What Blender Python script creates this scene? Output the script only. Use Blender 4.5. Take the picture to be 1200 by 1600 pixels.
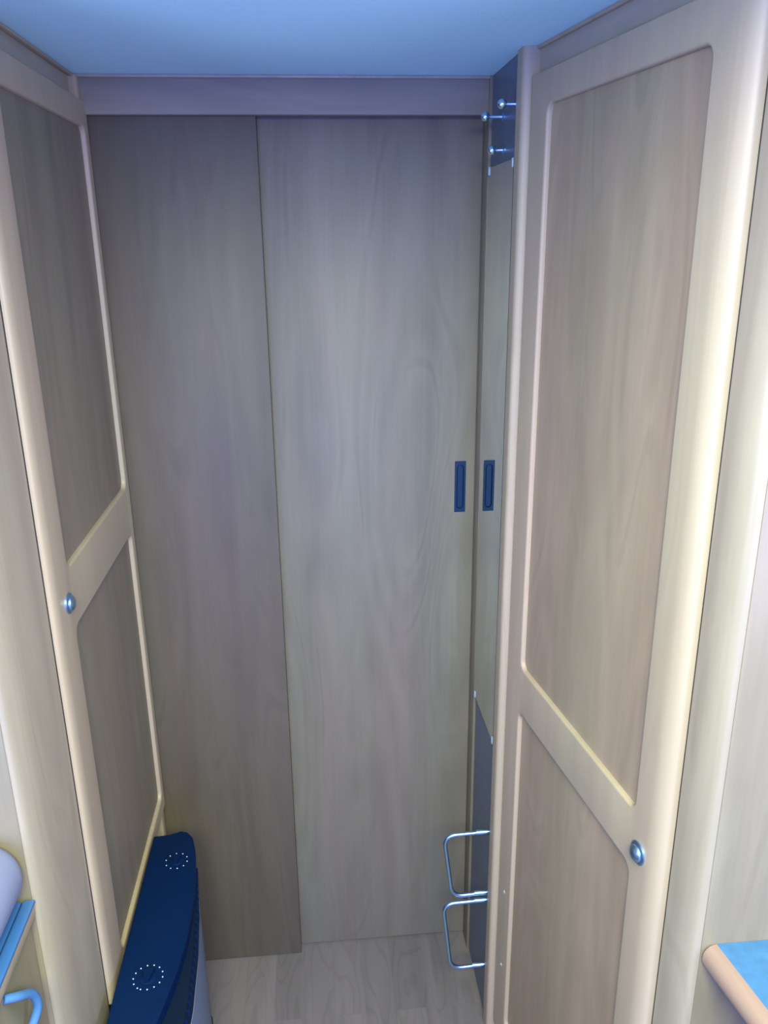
import bpy, bmesh, math, random
from mathutils import Vector, Matrix

for o in list(bpy.data.objects):
    bpy.data.objects.remove(o)
S = bpy.context.scene
COL = S.collection
PI = math.pi

# ------------------------------------------------------------------ camera
cam_d = bpy.data.cameras.new('camera')
cam = bpy.data.objects.new('camera', cam_d)
COL.objects.link(cam)
S.camera = cam
cam_d.sensor_fit = 'VERTICAL'
cam_d.sensor_height = 36.0
cam_d.lens = 1280.0 / 1600.0 * 36.0
cam_d.clip_start = 0.02
CX = Vector((0.9958, -0.0908, -0.0109)).normalized()      # camera right
FW = Vector((0.0827, 0.9450, -0.3165)).normalized()       # view direction
CX = (CX - FW * CX.dot(FW)).normalized()
CY = CX.cross(FW)
m = Matrix.Identity(4)
for i in range(3):
    m[i][0] = CX[i]; m[i][1] = CY[i]; m[i][2] = -FW[i]
m[2][3] = 1.60
cam.matrix_world = m

# ------------------------------------------------------------------ light
WORLD = (0.605, 1.05, 7.315)
L_ROOF = (87.072, 89.449, 43.553)
L_REAR = (2.963, 2.991, 3.169)
L_FILL = (9.693, 10.053, 10.958)
L_LEFT = (8.38, 11.245, 22.696)
L_RIGHT = (12.656, 12.998, 22.66)
W = bpy.data.worlds.new('world'); S.world = W; W.use_nodes = True
bg = W.node_tree.nodes['Background']
bg.inputs[0].default_value = (*WORLD, 1)
bg.inputs[1].default_value = 1.0

def area(name, loc, target, sx, sy, col):
    d = bpy.data.lights.new(name, 'AREA'); d.shape = 'RECTANGLE'
    k = max(max(col), 1e-6)
    d.size = sx; d.size_y = sy; d.energy = k; d.color = [c / k for c in col]
    o = bpy.data.objects.new(name, d); COL.objects.link(o)
    o.location = loc
    o.rotation_euler = (Vector(target) - Vector(loc)).to_track_quat('-Z', 'Y').to_euler()
    return o
# daylight through the roof light over the camera, the rear window and the two kitchen windows
if max(L_ROOF) > 0: area('roof_light', (0.05, -0.35, 1.84), (0.05, -0.30, 0.0), 0.6, 0.5, L_ROOF)
if max(L_FILL) > 0: area('near_fill_light', (0.05, 0.38, 1.84), (0.05, 0.40, 0.0), 0.4, 0.4, L_FILL)  # added unseen overhead fill, brightens near surfaces more than far ones
if max(L_REAR) > 0: area('rear_window_light', (-0.1, -1.95, 1.15), (-0.05, 1.5, 1.0), 1.3, 0.6, L_REAR)
if max(L_LEFT) > 0: area('left_window_light', (-0.97, 0.20, 1.10), (0.4, 0.8, 0.95), 0.7, 0.5, L_LEFT)
if max(L_RIGHT) > 0: area('right_window_light', (0.97, 0.10, 1.10), (-0.4, 0.8, 0.95), 0.7, 0.5, L_RIGHT)

S.view_settings.view_transform = 'Standard'
S.view_settings.look = 'None'
S.view_settings.gamma = 1.0
S.view_settings.exposure = 0.0
S.view_settings.use_curve_mapping = False

# ------------------------------------------------------------------ materials
def newmat(name):
    mt = bpy.data.materials.new(name); mt.use_nodes = True
    nt = mt.node_tree
    return mt, nt, nt.nodes['Principled BSDF']

def plain(name, col, rough=0.5, metal=0.0, spec=0.5, bump=0.0, bscale=300, var=0.0, vscale=20):
    mt, nt, p = newmat(name)
    p.inputs['Base Color'].default_value = (*col, 1)
    p.inputs['Roughness'].default_value = rough
    p.inputs['Metallic'].default_value = metal
    p.inputs['Specular IOR Level'].default_value = spec
    tc = nt.nodes.new('ShaderNodeTexCoord')
    if bump:
        n = nt.nodes.new('ShaderNodeTexNoise'); n.inputs['Scale'].default_value = bscale
        n.inputs['Detail'].default_value = 3
        nt.links.new(tc.outputs['Object'], n.inputs['Vector'])
        b = nt.nodes.new('ShaderNodeBump'); b.inputs['Strength'].default_value = bump
        b.inputs['Distance'].default_value = 0.002
        nt.links.new(n.outputs['Fac'], b.inputs['Height'])
        nt.links.new(b.outputs['Normal'], p.inputs['Normal'])
    if var:
        n = nt.nodes.new('ShaderNodeTexNoise'); n.inputs['Scale'].default_value = vscale
        n.inputs['Detail'].default_value = 6; n.inputs['Roughness'].default_value = 0.7
        nt.links.new(tc.outputs['Object'], n.inputs['Vector'])
        r = nt.nodes.new('ShaderNodeMapRange')
        r.inputs['From Min'].default_value = 0.3; r.inputs['From Max'].default_value = 0.7
        r.inputs['To Min'].default_value = 1 - var; r.inputs['To Max'].default_value = 1 + var
        nt.links.new(n.outputs['Fac'], r.inputs['Value'])
        h = nt.nodes.new('ShaderNodeHueSaturation')
        h.inputs['Color'].default_value = (*col, 1)
        nt.links.new(r.outputs['Result'], h.inputs['Value'])
        nt.links.new(h.outputs['Color'], p.inputs['Base Color'])
    return mt

def wood(name, base, axis='Z', seed=0.0, amp=1.0, rough=0.42, strip=0.0, spec=0.4, sheen=0.0):
    """pear / maple laminate: soft cathedral figure, fine pores, faint strips"""
    mt, nt, p = newmat(name)
    N = nt.nodes.new; L = nt.links.new
    tc = N('ShaderNodeTexCoord')
    def mapped(sc_cross, sc_long, off):
        mp = N('ShaderNodeMapping')
        s = [sc_cross] * 3
        s['XYZ'.index(axis)] = sc_long
        mp.inputs['Scale'].default_value = s
        mp.inputs['Location'].default_value = (off, off * 1.7, off * 0.6)
        L(tc.outputs['Object'], mp.inputs['Vector'])
        return mp.outputs['Vector']
    # warped rings for the cathedral figure
    big = N('ShaderNodeTexNoise'); big.inputs['Scale'].default_value = 1.0
    big.inputs['Detail'].default_value = 1.5; big.inputs['Roughness'].default_value = 0.45
    L(mapped(6.0, 0.95, seed), big.inputs['Vector'])
    mul = N('ShaderNodeMath'); mul.operation = 'MULTIPLY'; mul.inputs[1].default_value = 62.0
    L(big.outputs['Fac'], mul.inputs[0])
    sn = N('ShaderNodeMath'); sn.operation = 'SINE'; L(mul.outputs[0], sn.inputs[0])
    # soft broad tone
    tone = N('ShaderNodeTexNoise'); tone.inputs['Scale'].default_value = 1.0
    tone.inputs['Detail'].default_value = 2.0
    L(mapped(16.0, 0.8, seed + 5), tone.inputs['Vector'])
    # fine pores
    fine = N('ShaderNodeTexNoise'); fine.inputs['Scale'].default_value = 1.0
    fine.inputs['Detail'].default_value = 4.0; fine.inputs['Roughness'].default_value = 0.65
    L(mapped(170.0, 5.0, seed + 9), fine.inputs['Vector'])
    # pinkish / yellowish hue patches
    hue = N('ShaderNodeTexNoise'); hue.inputs['Scale'].default_value = 1.0
    hue.inputs['Detail'].default_value = 1.0
    L(mapped(9.0, 1.0, seed + 13), hue.inputs['Vector'])
    def scaled(sock, k, off=-0.5):
        a = N('ShaderNodeMath'); a.operation = 'ADD'; a.inputs[1].default_value = off
        L(sock, a.inputs[0])
        b = N('ShaderNodeMath'); b.operation = 'MULTIPLY'; b.inputs[1].default_value = k
        L(a.outputs[0], b.inputs[0]); return b.outputs[0]
    def add(a, b):
        c = N('ShaderNodeMath'); c.operation = 'ADD'; L(a, c.inputs[0]); L(b, c.inputs[1]); return c.outputs[0]
    v = add(scaled(sn.outputs[0], 0.045 * amp, 0.0), scaled(tone.outputs['Fac'], 0.50 * amp))
    v = add(v, scaled(fine.outputs['Fac'], 0.24 * amp))
    # thin darker growth lines on the crests of the figure, only in some places
    ln = N('ShaderNodeMapRange'); ln.interpolation_type = 'SMOOTHSTEP'
    ln.inputs['From Min'].default_value = 0.80; ln.inputs['From Max'].default_value = 1.0
    L(sn.outputs[0], ln.inputs['Value'])
    msk = N('ShaderNodeTexNoise'); msk.inputs['Scale'].default_value = 1.0; msk.inputs['Detail'].default_value = 3.0
    L(mapped(14.0, 2.2, seed + 21), msk.inputs['Vector'])
    mr = N('ShaderNodeMapRange'); mr.inputs['From Min'].default_value = 0.47; mr.inputs['From Max'].default_value = 0.62
    L(msk.outputs['Fac'], mr.inputs['Value'])
    ml = N('ShaderNodeMath'); ml.operation = 'MULTIPLY'; L(ln.outputs['Result'], ml.inputs[0]); L(mr.outputs['Result'], ml.inputs[1])
    v = add(v, scaled(ml.outputs[0], -0.12 * amp, 0.0))
    # soft mottling
    mo = N('ShaderNodeTexNoise'); mo.inputs['Scale'].default_value = 1.0; mo.inputs['Detail'].default_value = 3.0
    mo.inputs['Roughness'].default_value = 0.6; mo.inputs['Distortion'].default_value = 0.8
    L(mapped(22.0, 6.0, seed + 31), mo.inputs['Vector'])
    v = add(v, scaled(mo.outputs['Fac'], 0.22 * amp))
    if strip:
        sep = N('ShaderNodeSeparateXYZ'); L(tc.outputs['Object'], sep.inputs[0])
        dv = N('ShaderNodeMath'); dv.operation = 'DIVIDE'; dv.inputs[1].default_value = strip
        sm = N('ShaderNodeMath'); sm.operation = 'ADD'; L(sep.outputs[0], sm.inputs[0]); L(sep.outputs[1], sm.inputs[1])
        L(sm.outputs[0], dv.inputs[0])
        fl = N('ShaderNodeMath'); fl.operation = 'FLOOR'; L(dv.outputs[0], fl.inputs[0])
        wn = N('ShaderNodeTexWhiteNoise'); wn.noise_dimensions = '1D'; L(fl.outputs[0], wn.inputs['W'])
        v = add(v, scaled(wn.outputs['Value'], 0.10 * amp))
    one = N('ShaderNodeMath'); one.operation = 'ADD'; one.inputs[1].default_value = 1.0; L(v, one.inputs[0])
    mix = N('ShaderNodeMix'); mix.data_type = 'RGBA'
    b = base
    mix.inputs['A'].default_value = (b[0] * 1.03, b[1] * 0.98, b[2] * 1.0, 1)
    mix.inputs['B'].default_value = (b[0] * 0.985, b[1] * 1.015, b[2] * 0.98, 1)
    hr = N('ShaderNodeMapRange'); hr.inputs['From Min'].default_value = 0.35; hr.inputs['From Max'].default_value = 0.65
    L(hue.outputs['Fac'], hr.inputs['Value']); L(hr.outputs['Result'], mix.inputs['Factor'])
    hs = N('ShaderNodeHueSaturation'); L(mix.outputs['Result'], hs.inputs['Color']); L(one.outputs[0], hs.inputs['Value'])
    L(hs.outputs['Color'], p.inputs['Base Color'])
    p.inputs['Roughness'].default_value = rough
    p.inputs['Specular IOR Level'].default_value = spec
    bp = N('ShaderNodeBump'); bp.inputs['Strength'].default_value = 0.06; bp.inputs['Distance'].default_value = 0.001
    L(fine.outputs['Fac'], bp.inputs['Height']); L(bp.outputs['Normal'], p.inputs['Normal'])
    return mt

def floor_wood(name, base):
    mt, nt, p = newmat(name)
    N = nt.nodes.new; L = nt.links.new
    tc = N('ShaderNodeTexCoord')
    mp = N('ShaderNodeMapping'); mp.inputs['Rotation'].default_value = (0, 0, PI / 2)
    L(tc.outputs['Object'], mp.inputs['Vector'])
    br = N('ShaderNodeTexBrick'); br.offset = 0.37; br.offset_frequency = 2
    br.inputs['Scale'].default_value = 1.0
    br.inputs['Brick Width'].default_value = 0.40; br.inputs['Row Height'].default_value = 0.066
    br.inputs['Mortar Size'].default_value = 0.0006
    br.inputs['Color1'].default_value = (0.0, 0.0, 0.0, 1); br.inputs['Color2'].default_value = (1, 1, 1, 1)
    br.inputs['Mortar'].default_value = (0.0, 0, 0, 1)
    L(mp.outputs['Vector'], br.inputs['Vector'])
    m2 = N('ShaderNodeMapping'); m2.inputs['Scale'].default_value = (26, 2.0, 1)
    L(tc.outputs['Object'], m2.inputs['Vector'])
    n = N('ShaderNodeTexNoise'); n.inputs['Scale'].default_value = 1; n.inputs['Detail'].default_value = 3
    n.inputs['Distortion'].default_value = 0.6
    sep = N('ShaderNodeVectorMath'); sep.operation = 'ADD'
    sc = N('ShaderNodeVectorMath'); sc.operation = 'SCALE'; sc.inputs['Scale'].default_value = 7.0
    L(br.outputs['Color'], sc.inputs[0]); L(m2.outputs['Vector'], sep.inputs[0]); L(sc.outputs[0], sep.inputs[1])
    L(sep.outputs[0], n.inputs['Vector'])
    m3 = N('ShaderNodeMapping'); m3.inputs['Scale'].default_value = (13, 2.6, 1)
    L(tc.outputs['Object'], m3.inputs['Vector'])
    ad = N('ShaderNodeVectorMath'); ad.operation = 'ADD'; L(m3.outputs['Vector'], ad.inputs[0]); L(sc.outputs[0], ad.inputs[1])
    n3 = N('ShaderNodeTexNoise'); n3.inputs['Scale'].default_value = 1; n3.inputs['Detail'].default_value = 1.5
    L(ad.outputs[0], n3.inputs['Vector'])
    k3 = N('ShaderNodeMath'); k3.operation = 'MULTIPLY'; k3.inputs[1].default_value = 75.0; L(n3.outputs['Fac'], k3.inputs[0])
    s3 = N('ShaderNodeMath'); s3.operation = 'SINE'; L(k3.outputs[0], s3.inputs[0])
    l3 = N('ShaderNodeMapRange'); l3.interpolation_type = 'SMOOTHSTEP'
    l3.inputs['From Min'].default_value = 0.5; l3.inputs['From Max'].default_value = 1.0; l3.inputs['To Max'].default_value = -0.10
    L(s3.outputs[0], l3.inputs['Value'])
    a0 = N('ShaderNodeMath'); a0.operation = 'MULTIPLY_ADD'; a0.inputs[1].default_value = 0.45; a0.inputs[2].default_value = 0.80
    L(n.outputs['Fac'], a0.inputs[0])
    a = N('ShaderNodeMath'); a.operation = 'ADD'; L(a0.outputs[0], a.inputs[0]); L(l3.outputs['Result'], a.inputs[1])
    b = N('ShaderNodeMath'); b.operation = 'MULTIPLY_ADD'; b.inputs[1].default_value = 0.20; b.inputs[2].default_value = -0.10
    bw = N('ShaderNodeRGBToBW'); L(br.outputs['Color'], bw.inputs[0]); L(bw.outputs[0], b.inputs[0])
    s = N('ShaderNodeMath'); s.operation = 'ADD'; L(a.outputs[0], s.inputs[0]); L(b.outputs[0], s.inputs[1])
    hs = N('ShaderNodeHueSaturation'); hs.inputs['Color'].default_value = (*base, 1)
    L(s.outputs[0], hs.inputs['Value']); L(hs.outputs['Color'], p.inputs['Base Color'])
    p.inputs['Roughness'].default_value = 0.5
    p.inputs['Specular IOR Level'].default_value = 0.35
    return mt

PANEL = (0.40, 0.29, 0.195)
FRAME = (0.56, 0.415, 0.275)
M = {
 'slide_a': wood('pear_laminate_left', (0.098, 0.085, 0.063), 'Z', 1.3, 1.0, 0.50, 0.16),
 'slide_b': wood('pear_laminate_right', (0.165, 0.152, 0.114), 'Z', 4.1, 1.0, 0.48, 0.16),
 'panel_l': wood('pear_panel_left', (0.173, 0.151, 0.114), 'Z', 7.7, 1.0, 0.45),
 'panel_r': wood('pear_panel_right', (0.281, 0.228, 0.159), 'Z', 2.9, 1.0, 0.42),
 'frame': wood('beech_frame', (0.341, 0.286, 0.209), 'Z', 11.0, 0.45, 0.46),
 'side': wood('pear_side', (0.172, 0.156, 0.11), 'Z', 6.1, 1.0, 0.40),
 'pillar': wood('pear_pillar', (0.255, 0.225, 0.177), 'Z', 15.2, 0.9, 0.34),
 'head': wood('pear_header', (0.221, 0.2, 0.152), 'X', 3.3, 0.9, 0.62),
 'fascia': wood('pear_fascia', (0.331, 0.302, 0.235), 'Y', 8.3, 0.8, 0.45),
 'edge': wood('beech_edging', (0.247, 0.176, 0.149), 'Y', 9.3, 0.4, 0.35),
 'floor': floor_wood('oak_laminate_floor', (0.149, 0.136, 0.152)),
 'ceiling': plain('ceiling_vinyl', (0.447, 0.76, 0.823), 0.7, bump=0.25, bscale=220, var=0.03, vscale=90),
 'slate': plain('dark_slate_laminate', (0.085, 0.115, 0.165), 0.38, var=0.10, vscale=60),
 'mirror': plain('mirror_glass', (0.80, 0.84, 0.78), 0.015, metal=1.0),
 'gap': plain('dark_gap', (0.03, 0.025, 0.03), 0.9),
 'chrome': plain('brushed_chrome', (0.36, 0.58, 0.85), 0.30, metal=1.0),
 'chrome_b': plain('bright_chrome', (0.62, 0.85, 1.0), 0.12, metal=1.0),
 'clip': plain('clear_clip', (0.22, 0.30, 0.36), 0.35, spec=0.5),
 'navy': plain('navy_plastic', (0.001, 0.011, 0.052), 0.55, bump=0.1, bscale=900, spec=0.08),
 'navy_pull': plain('dark_blue_plastic', (0.001, 0.018, 0.049), 0.45, spec=0.3),
 'navy_deep': plain('navy_recess', (0.001, 0.007, 0.024), 0.6, spec=0.2),
 'casing': plain('pale_grey_enamel', (0.12, 0.17, 0.28), 0.45),
 'print': plain('white_print', (0.45, 0.65, 0.8), 0.5),
 'blue_top': plain('speckled_blue_laminate', (0.043, 0.143, 0.303), 0.45, var=0.16, vscale=55),
 'blue_lid': plain('blue_glass_lid', (0.035, 0.13, 0.36), 0.25, spec=0.6),
 'blue_dark': plain('dark_blue_groove', (0.01, 0.04, 0.13), 0.5),
 'white_roll': plain('white_blue_plastic', (0.173, 0.202, 0.324), 0.5, bump=0.1, bscale=150),
 'blue_handle': plain('light_blue_plastic', (0.05, 0.15, 0.34), 0.35),
 'screw': plain('screw_head', (0.75, 0.72, 0.68), 0.3, metal=0.6),
}

# ------------------------------------------------------------------ helpers
def link(name, me, mat, parent=None, smooth=35):
    o = bpy.data.objects.new(name, me); COL.objects.link(o)
    if mat is not None and not me.materials: me.materials.append(mat)
    if smooth:
        for p in me.polygons: p.use_smooth = True
        me.set_sharp_from_angle(angle=math.radians(smooth))
    if parent is not None: o.parent = parent
    return o

def obj(name, bm, mat, parent=None, smooth=35, origin=None):
    bmesh.ops.recalc_face_normals(bm, faces=bm.faces[:])
    me = bpy.data.meshes.new(name); bm.to_mesh(me); bm.free()
    return link(name, me, mat, parent, smooth)

def tag(o, label=None, cat=None, group=None, kind=None):
    if label: o['label'] = label
    if cat: o['category'] = cat
    if group: o['group'] = group
    if kind: o['kind'] = kind
    return o

def thing(name, label, cat, group=None, kind=None):
    o = bpy.data.objects.new(name, None); COL.objects.link(o)
    o.empty_display_size = 0.05
    return tag(o, label, cat, group, kind)

def seat(root, loc):
    """move an Empty to the thing's base and keep its parts where they are"""
    root.location = loc
    inv = Matrix.Translation(-Vector(loc))
    for c in root.children: c.matrix_parent_inverse = inv

def box(bm, a, b, bev=0.0, seg=2, only=None):
    a = Vector(a); b = Vector(b)
    r = bmesh.ops.create_cube(bm, size=1.0)
    vs = r['verts']
    for v in vs:
        v.co = Vector(((a.x + b.x) / 2 + v.co.x * (b.x - a.x), (a.y + b.y) / 2 + v.co.y * (b.y - a.y), (a.z + b.z) / 2 + v.co.z * (b.z - a.z)))
    if bev:
        es = {e for v in vs for e in v.link_edges}
        if only: es = [e for e in es if only(e)]
        bmesh.ops.bevel(bm, geom=list(es), offset=bev, segments=seg, profile=0.5, affect='EDGES', clamp_overlap=True)
    return vs

def boxobj(name, a, b, mat, parent=None, bev=0.0, seg=2, only=None):
    bm = bmesh.new(); box(bm, a, b, bev, seg, only); return obj(name, bm, mat, parent)

def prism(bm, pts, z0, z1):
    """vertical prism over the closed outline pts (x,y)"""
    lo = [bm.verts.new((x, y, z0)) for x, y in pts]; hi = [bm.verts.new((x, y, z1)) for x, y in pts]
    n = len(pts)
    for i in range(n):
        bm.faces.new((lo[i], lo[(i + 1) % n], hi[(i + 1) % n], hi[i]))
    bm.faces.new(lo[::-1]); bm.faces.new(hi)

def tube(bm, pts, r, seg=14, cap=True):
    pts = [Vector(p) for p in pts]
    rings = []
    up = None
    for i, p in enumerate(pts):
        t = (pts[min(i + 1, len(pts) - 1)] - pts[max(i - 1, 0)]).normalized()
        if up is None:
            up = Vector((0, 0, 1)) if abs(t.z) < 0.9 else Vector((1, 0, 0))
        s = t.cross(up).normalized(); u = s.cross(t).normalized(); up = u
        rr = r[i] if isinstance(r, (list, tuple)) else r
        rings.append([bm.verts.new(p + (s * math.cos(a) + u * math.sin(a)) * rr) for a in [2 * PI * k / seg for k in range(seg)]])
    for a, b in zip(rings, rings[1:]):
        for k in range(seg):
            bm.faces.new((a[k], a[(k + 1) % seg], b[(k + 1) % seg], b[k]))
    if cap:
        bm.faces.new(rings[0][::-1]); bm.faces.new(rings[-1])

def lathe(bm, prof, mat4, seg=28):
    """prof: (radius, height) pairs along local z, closed at both ends"""
    rings = []
    for r, h in prof:
        rings.append([bm.verts.new(mat4 @ Vector((r * math.cos(2 * PI * k / seg), r * math.sin(2 * PI * k / seg), h))) for k in range(seg)])
    for a, b in zip(rings, rings[1:]):
        for k in range(seg):
            bm.faces.new((a[k], a[(k + 1) % seg], b[(k + 1) % seg], b[k]))
    bm.faces.new(rings[0][::-1]); bm.faces.new(rings[-1])

def fillet(pts, r, n=7):
    """round the inner corners of a polyline"""
    pts = [Vector(p) for p in pts]; out = [pts[0]]
    for i in range(1, len(pts) - 1):
        p = pts[i]; a = (pts[i - 1] - p); b = (pts[i + 1] - p)
        k = min(r, a.length * 0.49, b.length * 0.49)
        A = p + a.normalized() * k; B = p + b.normalized() * k
        for j in range(n + 1):
            t = j / n
            out.append(A * (1 - t) ** 2 + p * 2 * t * (1 - t) + B * t * t)
    out.append(pts[-1]); return out

def frame_matrix(origin, u, n):
    """local x = u (along the door), local y = z up, local z = outward normal n"""
    mt = Matrix.Identity(4)
    for i in range(3):
        mt[i][0] = u[i]; mt[i][1] = (0, 0, 1)[i]; mt[i][2] = n[i]; mt[i][3] = origin[i]
    return mt

def rrect(x0, x1, y0, y1, r, n=8):
    out = []
    for cx, cy, a0 in ((x1 - r, y1 - r, 0), (x0 + r, y1 - r, PI / 2), (x0 + r, y0 + r, PI), (x1 - r, y0 + r, 3 * PI / 2)):
        for k in range(n + 1):
            a = a0 + PI / 2 * k / n
            out.append((cx + r * math.cos(a), cy + r * math.sin(a)))
    return out

def loft_rr(bm, x0, x1, y0, y1, r, layers):
    """layers: (grow, w) rings of a rounded rectangle"""
    rings = []
    for g, w in layers:
        rings.append([bm.verts.new((x, y, w)) for x, y in rrect(x0 - g, x1 + g, y0 - g, y1 + g, r + g)])
    n = len(rings[0])
    for a, b in zip(rings, rings[1:]):
        for k in range(n):
            bm.faces.new((a[k], a[(k + 1) % n], b[(k + 1) % n], b[k]))
    bm.faces.new(rings[0][::-1]); bm.faces.new(rings[-1])

def eval_mesh(o):
    dg = bpy.context.evaluated_depsgraph_get(); dg.update()
    return bpy.data.meshes.new_from_object(o.evaluated_get(dg))

def framed_door(origin, u, n, width, z0, z1, holes, pmat, pname, parent, near_r=0.026, T=0.022, dep=0.013):
    """door in local (u, z, n): frame with two recessed panels; the near edge is well rounded"""
    MT = frame_matrix(origin, u, n)
    # outline in the (x, w) plane, extruded in z, near edge rounded
    prof = [(0.0, 0.0), (0.0, T - 0.003), (0.003, T)]
    for k in range(0, 13):
        a = PI / 2 * k / 12
        prof.append((width - near_r + near_r * math.sin(a), T - dep + dep * math.cos(a)))
    prof.append((width, 0.0))
    bm = bmesh.new()
    lo = [bm.verts.new((x, z0, w)) for x, w in prof]; hi = [bm.verts.new((x, z1, w)) for x, w in prof]
    k = len(prof)
    for i in range(k):
        bm.faces.new((lo[i], lo[(i + 1) % k], hi[(i + 1) % k], hi[i]))
    bm.faces.new(lo[::-1]); bm.faces.new(hi)
    bmesh.ops.recalc_face_normals(bm, faces=bm.faces[:])
    me = bpy.data.meshes.new('tmp'); bm.to_mesh(me); bm.free()
    base = bpy.data.objects.new('tmp', me); COL.objects.link(base)
    bm = bmesh.new()
    D = 0.0075; R = 0.0042
    for (x0, x1, y0, y1) in holes:
        lay = [(0, -0.03), (0, T - R)] + [(R - R * math.cos(PI / 2 * j / 5), T - R + R * math.sin(PI / 2 * j / 5)) for j in range(1, 6)] + [(R, T + 0.01)]
        loft_rr(bm, x0, x1, y0, y1, 0.015, lay)
    bmesh.ops.recalc_face_normals(bm, faces=bm.faces[:])
    me2 = bpy.data.meshes.new('tmp2'); bm.to_mesh(me2); bm.free()
    cut = bpy.data.objects.new('tmp2', me2); COL.objects.link(cut)
    md = base.modifiers.new('b', 'BOOLEAN'); md.operation = 'DIFFERENCE'; md.solver = 'EXACT'; md.object = cut
    res = eval_mesh(base)
    bpy.data.objects.remove(base); bpy.data.objects.remove(cut)
    res.transform(MT)
    door = link('door', res, M['frame'], parent, 40)
    for hi_, (x0, x1, y0, y1) in enumerate(holes):
        bm = bmesh.new(); box(bm, (x0 - 0.006, y0 - 0.006, 0.001), (x1 + 0.006, y1 + 0.006, T - D))
        bmesh.ops.transform(bm, matrix=MT, verts=bm.verts[:])
        obj('door_panel', bm, pmat, door)
    return door, MT

def door_knob(door, MT, x, z, T, r=0.0125):
    bm = bmesh.new()
    m4 = MT @ Matrix.Translation((x, z, T))
    lathe(bm, [(r * 1.0, -0.002), (r * 1.18, 0.0), (r * 1.18, 0.002), (r * 1.0, 0.0035), (r * 0.86, 0.0036),
               (r * 0.84, 0.006), (r * 0.6, 0.0085), (r * 0.25, 0.0098), (0.0004, 0.010)], m4)
    k = obj('push_knob', bm, M['chrome'], door); k['label'] = 'round blue-tinted chrome push knob'
    return k

# ------------------------------------------------------------------ setting
CEIL = 1.855
tag(boxobj('floor', (-1.0, -1.6, -0.03), (1.0, 1.62, 0.0), M['floor']), 'beige wood laminate floor in front of the sliding doors', 'floor', kind='structure')
tag(boxobj('ceiling', (-1.0, -1.6, CEIL), (1.0, 1.62, CEIL + 0.03), M['ceiling']), 'pale blue-white vinyl ceiling panel', 'ceiling', kind='structure')
tag(boxobj('wall_back', (-1.0, 1.59, 0.0), (1.0, 1.62, CEIL), M['gap']), 'dark wall hidden behind the two sliding doors', 'wall', kind='structure')
tag(boxobj('wall_left', (-1.03, -1.6, 0.0), (-1.0, 1.62, CEIL), M['side']), 'wooden side wall behind the left cabinets', 'wall', kind='structure')
tag(boxobj('wall_right', (0.321, 1.300, 0.0), (0.36, 1.59, CEIL), M['slate']), 'dark slate wall strip holding mirror, pegs and rails', 'wall', kind='structure')
tag(boxobj('wall_right', (1.0, -1.6, 0.0), (1.03, 1.62, CEIL), M['side']), 'wooden side wall behind the right wardrobe', 'wall', kind='structure')

# header board over the doors
hd = tag(boxobj('trim_1', (-0.39, 1.500, 1.796), (0.3205, 1.518, CEIL), M['head'], bev=0.0015), 'horizontal wooden header board above the sliding doors', 'trim', kind='structure')
boxobj('ceiling_bead', (-0.36, 1.4955, CEIL - 0.005), (0.318, 1.5005, CEIL), M['fascia'], hd, bev=0.0015)
# timber strip in the right corner beside the mirror
tag(boxobj('trim_2', (0.3155, 1.494, 0.0), (0.325, 1.542, CEIL), M['side'], bev=0.002), 'narrow vertical wooden strip in the corner left of the mirror', 'trim', kind='structure')
# small corner post at the top left
tag(boxobj('trim_3', (-0.375, 1.488, 0.0), (-0.352, 1.5155, CEIL), M['frame'], bev=0.006, seg=4), 'slim wooden corner post between left cupboard and sliding doors', 'trim', kind='structure')

# ------------------------------------------------------------------ sliding doors
def sliding(name, x0, x1, y0, y1, z0, z1, mat, label):
    bm = bmesh.new(); box(bm, (x0, y0, z0), (x1, y1, z1), 0.0015, 2)
    return tag(obj(name, bm, mat), label, 'door', kind='structure')
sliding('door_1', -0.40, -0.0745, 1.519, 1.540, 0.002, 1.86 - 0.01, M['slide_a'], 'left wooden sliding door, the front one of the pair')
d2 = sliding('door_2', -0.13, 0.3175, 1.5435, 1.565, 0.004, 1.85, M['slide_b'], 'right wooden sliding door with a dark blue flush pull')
# flush pull: plate with a stadium recess
def pull(x0, x1, z0, z1, y, parent):
    MT = frame_matrix((0, y, 0), Vector((1, 0, 0)), Vector((0, -1, 0)))
    bm = bmesh.new()
    outer = rrect(x0, x1, z0, z1, 0.0008, 8)
    ix0, ix1, iz0, iz1 = x0 + 0.0048, x1 - 0.0048, z0 + 0.008, z1 - 0.008
    rr = (ix1 - ix0) / 2 - 0.0001
    rings = []
    for pts, w in ((outer, -0.001), (outer, 0.0016), (rrect(ix0 - .0012, ix1 + .0012, iz0 - .0012, iz1 + .0012, rr + .0012), 0.0016),
                   (rrect(ix0, ix1, iz0, iz1, rr), 0.0026), (rrect(ix0 + .0008, ix1 - .0008, iz0 + .0008, iz1 - .0008, rr - .0008), 0.0010),
                   (rrect(ix0 + .0012, ix1 - .0012, iz0 + .0012, iz1 - .0012, rr - .0012), 0.0003)):
        rings.append([bm.verts.new((a, b, w)) for a, b in pts])
    n = len(rings[0])
    for a, b in zip(rings, rings[1:]):
        for k in range(n):
            bm.faces.new((a[k], a[(k + 1) % n], b[(k + 1) % n], b[k]))
    bm.faces.new(rings[0][::-1]); bm.faces.new(rings[-1])
    bmesh.ops.transform(bm, matrix=MT, verts=bm.verts[:])
    p = obj('flush_pull', bm, M['navy_pull'], parent, 30); p['label'] = 'dark blue recessed flush pull'
    return p
pull(0.2765, 0.2985, 1.0775, 1.1825, 1.5435, d2)

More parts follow.
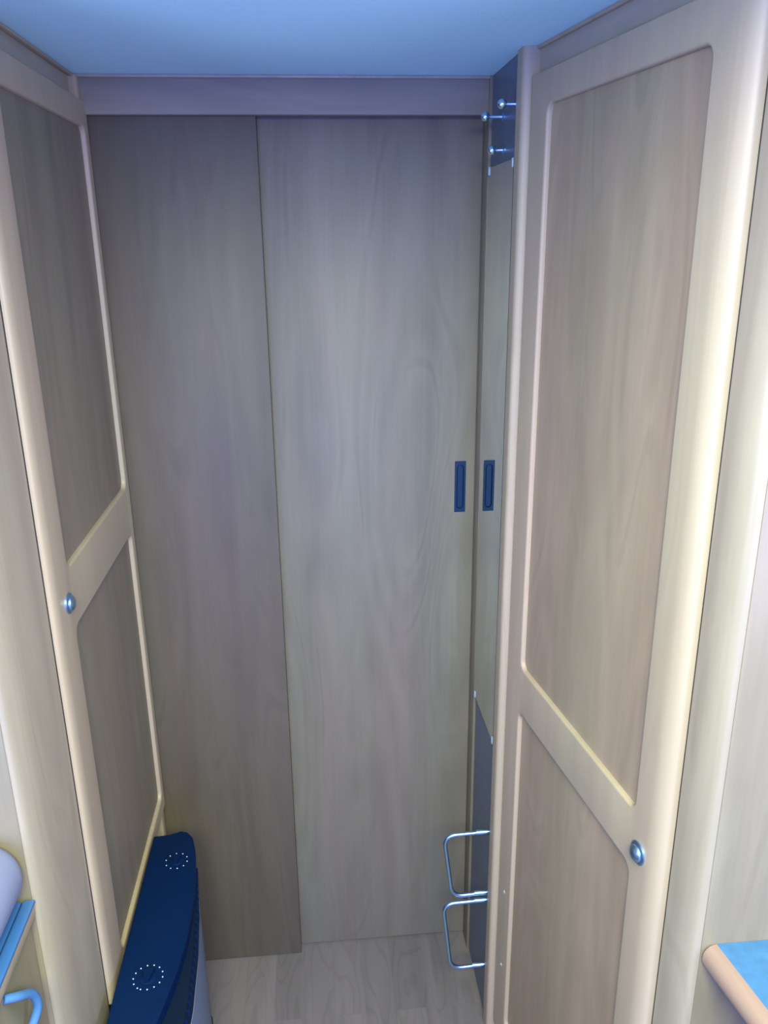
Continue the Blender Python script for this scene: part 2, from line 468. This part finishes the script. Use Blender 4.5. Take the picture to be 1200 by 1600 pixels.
# ------------------------------------------------------------------ left cupboard
LX = -0.347
left = thing('tall_cupboard', 'tall wooden cupboard on the left with two-panel framed door', 'cupboard')
boxobj('carcass', (-0.99, 1.0185, 0.02), (LX - 0.018, 1.512, CEIL - 0.004), M['fascia'], left)
# door from the far edge to the near edge; local x runs towards the camera
lu = Vector((0, -1, 0)); ln = Vector((1, 0, 0))
T = 0.022
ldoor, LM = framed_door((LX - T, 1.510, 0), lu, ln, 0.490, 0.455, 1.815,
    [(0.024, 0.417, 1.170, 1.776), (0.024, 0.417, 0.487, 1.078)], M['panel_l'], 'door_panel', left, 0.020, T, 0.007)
door_knob(ldoor, LM, 0.436, 1.125, T)
# curved pillar between door and end panel, and the end panel
def ellipse_corner(x0, y0, x1, y1, n=14, e=2.0):
    """quarter curve from (x0,y0) (tangent -y) to (x1,y1) (tangent x)"""
    out = []
    for k in range(n + 1):
        a = PI / 2 * k / n
        c = math.cos(a) ** (2 / e) if math.cos(a) > 1e-9 else 0.0; s = math.sin(a) ** (2 / e)
        out.append((x1 + (x0 - x1) * c, y0 + (y1 - y0) * s))
    return out
pts = ellipse_corner(LX - 0.0095, 1.0150, -0.381, 0.880) + [(-0.45, 0.880), (-0.45, 1.0150)]
bm = bmesh.new(); prism(bm, pts, 0.01, CEIL - 0.002)
obj('rounded_pillar', bm, M['pillar'], left)
boxobj('gap_shadow_strip', (LX - 0.030, 1.0152, 0.02), (LX - 0.0094, 1.0204, 1.815), M['gap'], left)  # dark strip standing in for the shadow in the gap beside the door
boxobj('end_panel', (-0.995, 0.881, 0.01), (-0.4512, 0.995, CEIL - 0.002), M['side'], left)
boxobj('end_skin', (-0.995, 0.8785, 0.01), (-0.3825, 0.8808, CEIL - 0.002), M['side'], left)
boxobj('ceiling_bead', (LX - 0.018, 0.99, CEIL - 0.005), (LX - 0.010, 1.50, CEIL - 0.0005), M['frame'], left, bev=0.0015)
seat(left, (-0.67, 1.2, 0))

# ------------------------------------------------------------------ right wardrobe
ang = math.radians(8.1)
ru = Vector((math.sin(ang), -math.cos(ang), 0)); rn = Vector((-math.cos(ang), -math.sin(ang), 0))
RO = Vector((0.328, 1.269, 0))
right = thing('tall_wardrobe', 'tall wooden wardrobe on the right with angled two-panel framed door', 'wardrobe')
o2 = RO - rn * T
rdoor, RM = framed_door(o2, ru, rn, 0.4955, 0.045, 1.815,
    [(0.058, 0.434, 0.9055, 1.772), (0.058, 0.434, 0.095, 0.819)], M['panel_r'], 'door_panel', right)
door_knob(rdoor, RM, 0.4535, 0.855, T, 0.0132)
for zz in (0.405, 0.225):
    bm = bmesh.new(); lathe(bm, [(0.0035, -0.001), (0.0035, 0.0008), (0.0022, 0.0014)], RM @ Matrix.Translation((0.030, zz, T)), 12)
    obj('hinge_screw', bm, M['screw'], rdoor)
# carcass follows the angled door
c0 = RO - rn * (T + 0.001); c1 = c0 + ru * 0.49
bm = bmesh.new(); prism(bm, [(c0.x, c0.y), (c1.x, c1.y), (0.99, c1.y), (0.99, c0.y)], 0.02, CEIL - 0.004)
obj('carcass', bm, M['fascia'], right)
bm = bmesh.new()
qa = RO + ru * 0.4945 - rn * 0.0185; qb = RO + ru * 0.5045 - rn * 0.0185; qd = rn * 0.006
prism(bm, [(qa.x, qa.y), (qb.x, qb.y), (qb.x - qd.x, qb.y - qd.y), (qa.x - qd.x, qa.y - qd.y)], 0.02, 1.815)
obj('gap_shadow_strip', bm, M['gap'], right)  # painted shade: dark strip draws the shadow line between door and pillar
bm = bmesh.new()
qa = RO - rn * 0.0125; qb = qa + ru * 0.49; qd = rn * 0.012
prism(bm, [(qa.x, qa.y), (qb.x, qb.y), (qb.x - qd.x, qb.y - qd.y), (qa.x - qd.x, qa.y - qd.y)], 1.8155, CEIL - 0.0005)
obj('fascia_board', bm, M['fascia'], right)
# slim rounded post at the mirror
bm = bmesh.new()
prism(bm, [(0.3155, 1.305), (0.3155, 1.281), (0.3165, 1.2765), (0.3195, 1.2735), (0.324, 1.2725), (0.3295, 1.2725), (0.360, 1.2725), (0.360, 1.305)], 0.0, CEIL)
obj('corner_post', bm, M['frame'], right)
e0 = RO + ru * 0.5003 - rn * 0.0165
pts = ellipse_corner(e0.x, e0.y, 0.4345, 0.7245, e=2.0) + [(0.50, 0.7245), (0.50, e0.y + 0.0)]
bm = bmesh.new(); prism(bm, pts, 0.01, CEIL - 0.002)
obj('rounded_pillar', bm, M['pillar'], right)
boxobj('end_panel', (0.5012, 0.7262, 0.01), (0.995, 0.755, CEIL - 0.002), M['side'], right)
boxobj('end_skin', (0.4362, 0.7235, 0.01), (0.995, 0.7260, CEIL - 0.002), M['side'], right)
bm = bmesh.new()
pa = RO - rn * 0.0124; pb = pa + ru * 0.49; q = rn * 0.005
prism(bm, [(pa.x, pa.y), (pb.x, pb.y), (pb.x + q.x, pb.y + q.y), (pa.x + q.x, pa.y + q.y)], CEIL - 0.005, CEIL - 0.0005)
obj('ceiling_bead', bm, M['frame'], right)
seat(right, (0.68, 1.0, 0))

# ------------------------------------------------------------------ mirror on the right strip
mir = thing('wall_mirror', 'tall narrow frameless mirror clipped to the dark strip on the right', 'mirror')
MZ0, MZ1 = 0.690, 1.712
g = boxobj('mirror_glass', (0.3165, 1.312, MZ0), (0.3205, 1.4925, MZ1), M['mirror'], mir)
for yy, z0 in ((1.4855, MZ0 - 0.004), (1.318, MZ0 - 0.004), (1.4855, MZ1 - 0.012), (1.318, MZ1 - 0.012)):
    bm = bmesh.new(); box(bm, (0.3145, yy - 0.004, z0), (0.3215, yy + 0.003, z0 + 0.014), 0.0012, 2)
    obj('mirror_clip', bm, M['clip'], mir)
seat(mir, (0.318, 1.40, MZ0))

# ------------------------------------------------------------------ coat pegs
def peg(y, z, length, label):
    t = thing('coat_peg', label, 'coat peg', 'chrome coat pegs above the mirror')
    m4 = frame_matrix((0.321, y, z), Vector((0, 1, 0)), Vector((-1, 0, 0)))
    bm = bmesh.new(); lathe(bm, [(0.007, 0.0), (0.007, 0.002), (0.0032, 0.0035), (0.0026, 0.006), (0.0026, length - 0.004)], m4, 16)
    obj('stem', bm, M['chrome'], t)
    bm = bmesh.new(); r = 0.0072
    lathe(bm, [(max(0.0004, r * math.sin(PI * k / 12)), length - r * math.cos(PI * k / 12)) for k in range(13)], m4, 20)
    obj('ball_end', bm, M['chrome_b'], t)
    seat(t, (0.321, y, z))
peg(1.315, 1.7865, 0.024, 'chrome ball-ended coat peg, the highest of the three')
peg(1.405, 1.7810, 0.030, 'chrome ball-ended coat peg overlapping the corner strip, the leftmost')
peg(1.395, 1.7315, 0.020, 'chrome ball-ended coat peg, the lowest one just above the mirror')

# ------------------------------------------------------------------ chrome rails low on the strip
def rail(zt, zb, label):
    t = thing('towel_rail', label, 'rail', 'chrome hoop rails low on the dark strip')
    y = 1.325; xw = 0.3215
    k = y / 1.27
    pts = [(xw, y, zt), (0.228, y, zt - 0.003), (0.247, y, zb - 0.002), (xw, y, zb + 0.002)]
    path = fillet(pts, 0.026, 8)
    bm = bmesh.new(); tube(bm, path, 0.0042, 14); obj('hoop', bm, M['chrome'], t)
    for z in (zt, zb + 0.002):
        m4 = frame_matrix((xw, y, z), Vector((0, 1, 0)), Vector((-1, 0, 0)))
        bm = bmesh.new(); lathe(bm, [(0.0049, 0.0), (0.0049, 0.028), (0.0044, 0.029)], m4, 16)
        obj('sleeve', bm, M['chrome'], t)
    seat(t, (xw, y, zb))
# heights scale with the distance from the camera
rail(0.4760, 0.3230, 'bent chrome hoop rail near the floor, the upper one')
rail(0.3060, 0.1320, 'bent chrome hoop rail near the floor, the lower one')

# ------------------------------------------------------------------ portable heater
ht = thing('convector_heater', 'portable convector heater with navy top and two dials under the left door', 'heater')
ZH = 0.50
top_out = [(-0.3400, 1.3518), (-0.3081, 1.3547), (-0.3023, 1.3488), (-0.2907, 1.3624), (-0.2762, 1.3585), (-0.2636, 1.3421), (-0.2548, 1.3082), (-0.2481, 1.2597),
           (-0.2422, 1.2016), (-0.2408, 1.1531), (-0.2418, 1.0853), (-0.2481, 1.0271), (-0.2587, 0.9690), (-0.2723, 0.9109), (-0.2888, 0.8576), (-0.3043, 0.8382), (-0.3400, 0.8333)]
bm = bmesh.new()
prism(bm, top_out[::-1], ZH - 0.022, ZH)
es = [e for e in bm.edges if all(v.co.z > ZH - 1e-4 for v in e.verts)]
bmesh.ops.bevel(bm, geom=es, offset=0.004, segments=3, profile=0.5, affect='EDGES')
top = obj('top_cover', bm, M['navy'], ht, 50); top['label'] = 'navy plastic top cover'
def dial(x, y, r, n, a0, a1):
    bm = bmesh.new(); m4 = Matrix.Translation((x, y, ZH - 0.001))
    lathe(bm, [(r * 0.62, 0), (r * 0.62, 0.0022), (r * 0.56, 0.003), (0.001, 0.003)], m4, 28)
    # finger ridge with a tapering outline
    prism(bm, [(x - r * .40, y + r * .45), (x + r * .40, y + r * .45), (x + r * .16, y - r * .5), (x - r * .16, y - r * .5)][::-1], ZH + 0.001, ZH + 0.0085)
    d = obj('dial', bm, M['navy'], top)
    bm = bmesh.new()
    for k in range(n):
        a = a0 + (a1 - a0) * k / (n - 1)
        lathe(bm, [(0.0011, 0), (0.0011, 0.0006), (0.0004, 0.0007)], Matrix.Translation((x + r * math.cos(a), y + r * math.sin(a), ZH + 0.0)), 8)
    obj('scale_marks', bm, M['print'], top)
dial(-0.2920, 1.0230, 0.0228, 14, math.radians(-110), math.radians(235))
dial(-0.2850, 1.2780, 0.0199, 10, math.radians(-150), math.radians(170))
# dark grille side bulging outwards below the top
def hull(pts_top, pts_bot, z0, z1):
    bm = bmesh.new()
    a = [bm.verts.new((x, y, z1)) for x, y in pts_top]; b = [bm.verts.new((x, y, z0)) for x, y in pts_bot]
    n = len(a)
    for i in range(n): bm.faces.new((a[i], a[(i + 1) % n], b[(i + 1) % n], b[i]))
    bm.faces.new(a); bm.faces.new(b[::-1]); return bm
g_top = [(-0.3290, 1.3421), (-0.2762, 1.3421), (-0.2539, 1.2791), (-0.2403, 1.1822), (-0.2326, 1.0853), (-0.2287, 0.9884), (-0.2326, 0.9012), (-0.2442, 0.8576), (-0.3290, 0.8527)]
g_bot = [(-0.3290, 1.3421), (-0.2742, 1.3421), (-0.2500, 1.2791), (-0.2345, 1.1822), (-0.2248, 1.0853), (-0.2209, 0.9884), (-0.2248, 0.9012), (-0.2384, 0.8576), (-0.3290, 0.8527)]
gr = obj('grille_body', hull(g_top, g_bot, 0.460, ZH - 0.0215), M['navy_deep'], ht, 50)
bm = bmesh.new()
# thin louvre ribs following the curved side
for k in range(26):
    y = 0.880 + k * 0.0160
    def xi(poly):
        for (xa, ya), (xb, yb) in zip(poly[1:-1], poly[2:]):
            if min(ya, yb) <= y <= max(ya, yb) and abs(ya - yb) > 1e-6: return xa + (xb - xa) * (y - ya) / (yb - ya)
        return -0.25
    xt = xi(g_top)
    box(bm, (xt - 0.006, y - 0.0018, 0.462), (xt + 0.0055, y + 0.0018, 0.4775))
obj('louvre_ribs', bm, M['navy'], gr)
b_out = [(-0.3400, 1.3488), (-0.2771, 1.3488), (-0.2519, 1.2839), (-0.2355, 1.1822), (-0.2248, 1.0853), (-0.2204, 0.9884), (-0.2238, 0.9012), (-0.2374, 0.8479), (-0.3400, 0.8450)]
bm = bmesh.new(); prism(bm, b_out, 0.03, 0.4605)
cs = obj('casing', bm, M['casing'], ht, 50); cs['label'] = 'pale grey-blue metal casing'
for yy in (0.93, 1.33):
    boxobj('foot', (-0.326, yy - 0.02, 0.0), (-0.262, yy + 0.02, 0.031), M['navy'], ht, bev=0.004)
bm = bmesh.new()
tube(bm, fillet([(-0.292, 1.390, 0.10), (-0.292, 1.425, 0.09), (-0.2945, 1.47, 0.012), (-0.290, 1.405, 0.004), (-0.30, 1.36, 0.004)], 0.02, 6), 0.003, 10)
obj('power_cord', bm, M['navy_deep'], ht)
seat(ht, (-0.285, 1.12, 0))

# ------------------------------------------------------------------ right worktop
wr = thing('worktop', 'speckled blue worktop with rounded beech edging at lower right', 'worktop')
ZW = 0.80
ed = Vector((math.sin(math.radians(8.6)), -math.cos(math.radians(8.6)), 0))
p0 = Vector((0.4545, 0.7232, 0)); p1 = p0 + ed * 0.42
bm = bmesh.new(); prism(bm, [(p0.x, p0.y), (p1.x, p1.y), (0.99, p1.y), (0.99, p0.y)], ZW - 0.034, ZW)
obj('blue_top', bm, M['blue_top'], wr, 30)
# edging: half-round profile swept along the front edge
side = Vector((-ed.y, ed.x, 0)); side = -side if side.x > 0 else side
bm = bmesh.new(); rings = []
for P in (p0, p1):
    ring = []
    prof = [(0.0, 0.0)] + [(0.0175 * math.sin(a), -0.017 + 0.017 * math.cos(a)) for a in [PI * k / 14 for k in range(1, 14)]] + [(0.0, -0.034)]
    prof = [(0.0, 0.0)] + [(0.0175 * (math.sin(a) ** 0.75), -0.017 + 0.017 * math.cos(a)) for a in [PI * k / 14 for k in range(1, 14)]] + [(0.0, -0.034)]
    for s, z in prof: ring.append(bm.verts.new((P.x + side.x * s, P.y + side.y * s, ZW + z)))
    rings.append(ring)
n = len(rings[0])
for k in range(n): bm.faces.new((rings[0][k], rings[0][(k + 1) % n], rings[1][(k + 1) % n], rings[1][k]))
bm.faces.new(rings[0][::-1]); bm.faces.new(rings[1])
obj('front_edging', bm, M['edge'], wr, 50)
boxobj('support_unit', (0.60, p1.y + 0.02, 0.0), (0.985, 0.72, ZW - 0.0345), M['side'], wr)
seat(wr, (0.75, 0.5, 0))

# ------------------------------------------------------------------ left base unit
bu = thing('base_cabinet', 'low wooden kitchen cabinet with pale wood edging at lower left', 'cabinet')
boxobj('carcass', (-0.99, 0.25, 0.0), (-0.3995, 0.8775, 0.775), M['side'], bu)
boxobj('cabinet_door', (-0.3992, 0.27, 0.06), (-0.3880, 0.8755, 0.758), M['side'], bu, bev=0.002)
tp = boxobj('countertop', (-0.99, 0.25, 0.7755), (-0.3800, 0.8775, 0.7975), M['frame'], bu, bev=0.003)
dr = [c for c in bu.children if c.name.startswith('cabinet_door')][0]
bm = bmesh.new()
tube(bm, fillet([(-0.3885, 0.770, 0.757), (-0.376, 0.780, 0.749), (-0.369, 0.806, 0.726), (-0.369, 0.814, 0.694), (-0.378, 0.800, 0.672), (-0.3885, 0.788, 0.664)], 0.022, 7), 0.0055, 16)
hk = obj('handle', bm, M['blue_handle'], dr); hk['label'] = 'light blue curved handle'
seat(bu, (-0.70, 0.56, 0))
# glass hob lid on the counter
ld = thing('hob_lid', 'flat blue glass hob lid lying on the lower left cabinet', 'hob lid')
boxobj('lid_glass', (-0.97, 0.28, 0.7980), (-0.3935, 0.8735, 0.8025), M['blue_lid'], ld, bev=0.001)
boxobj('front_rim', (-0.3915, 0.28, 0.7980), (-0.3770, 0.8750, 0.8035), M['blue_lid'], ld, bev=0.0015)
boxobj('rim_gap', (-0.3940, 0.28, 0.7981), (-0.3910, 0.8740, 0.7995), M['blue_dark'], ld)
boxobj('lid_latch', (-0.445, 0.80, 0.8024), (-0.424, 0.812, 0.8050), M['blue_dark'], ld, bev=0.0006)
seat(ld, (-0.68, 0.58, 0.798))
# white roll lying on the lid
bm = bmesh.new()
m4 = frame_matrix((-0.4300, 0.875, 0.8545), Vector((1, 0, 0)), Vector((0, -1, 0)))
lathe(bm, [(0.010, 0.002), (0.011, 0.0), (0.030, 0.0), (0.040, 0.002), (0.0455, 0.007), (0.0485, 0.014), (0.050, 0.023), (0.050, 0.26), (0.048, 0.263), (0.011, 0.263), (0.010, 0.26)], m4, 40)
rl = thing('paper_roll', 'thick white paper roll lying on the blue lid at far left', 'paper roll')
obj('paper', bm, M['white_roll'], rl, 50)
seat(rl, (-0.427, 0.73, 0.8035))
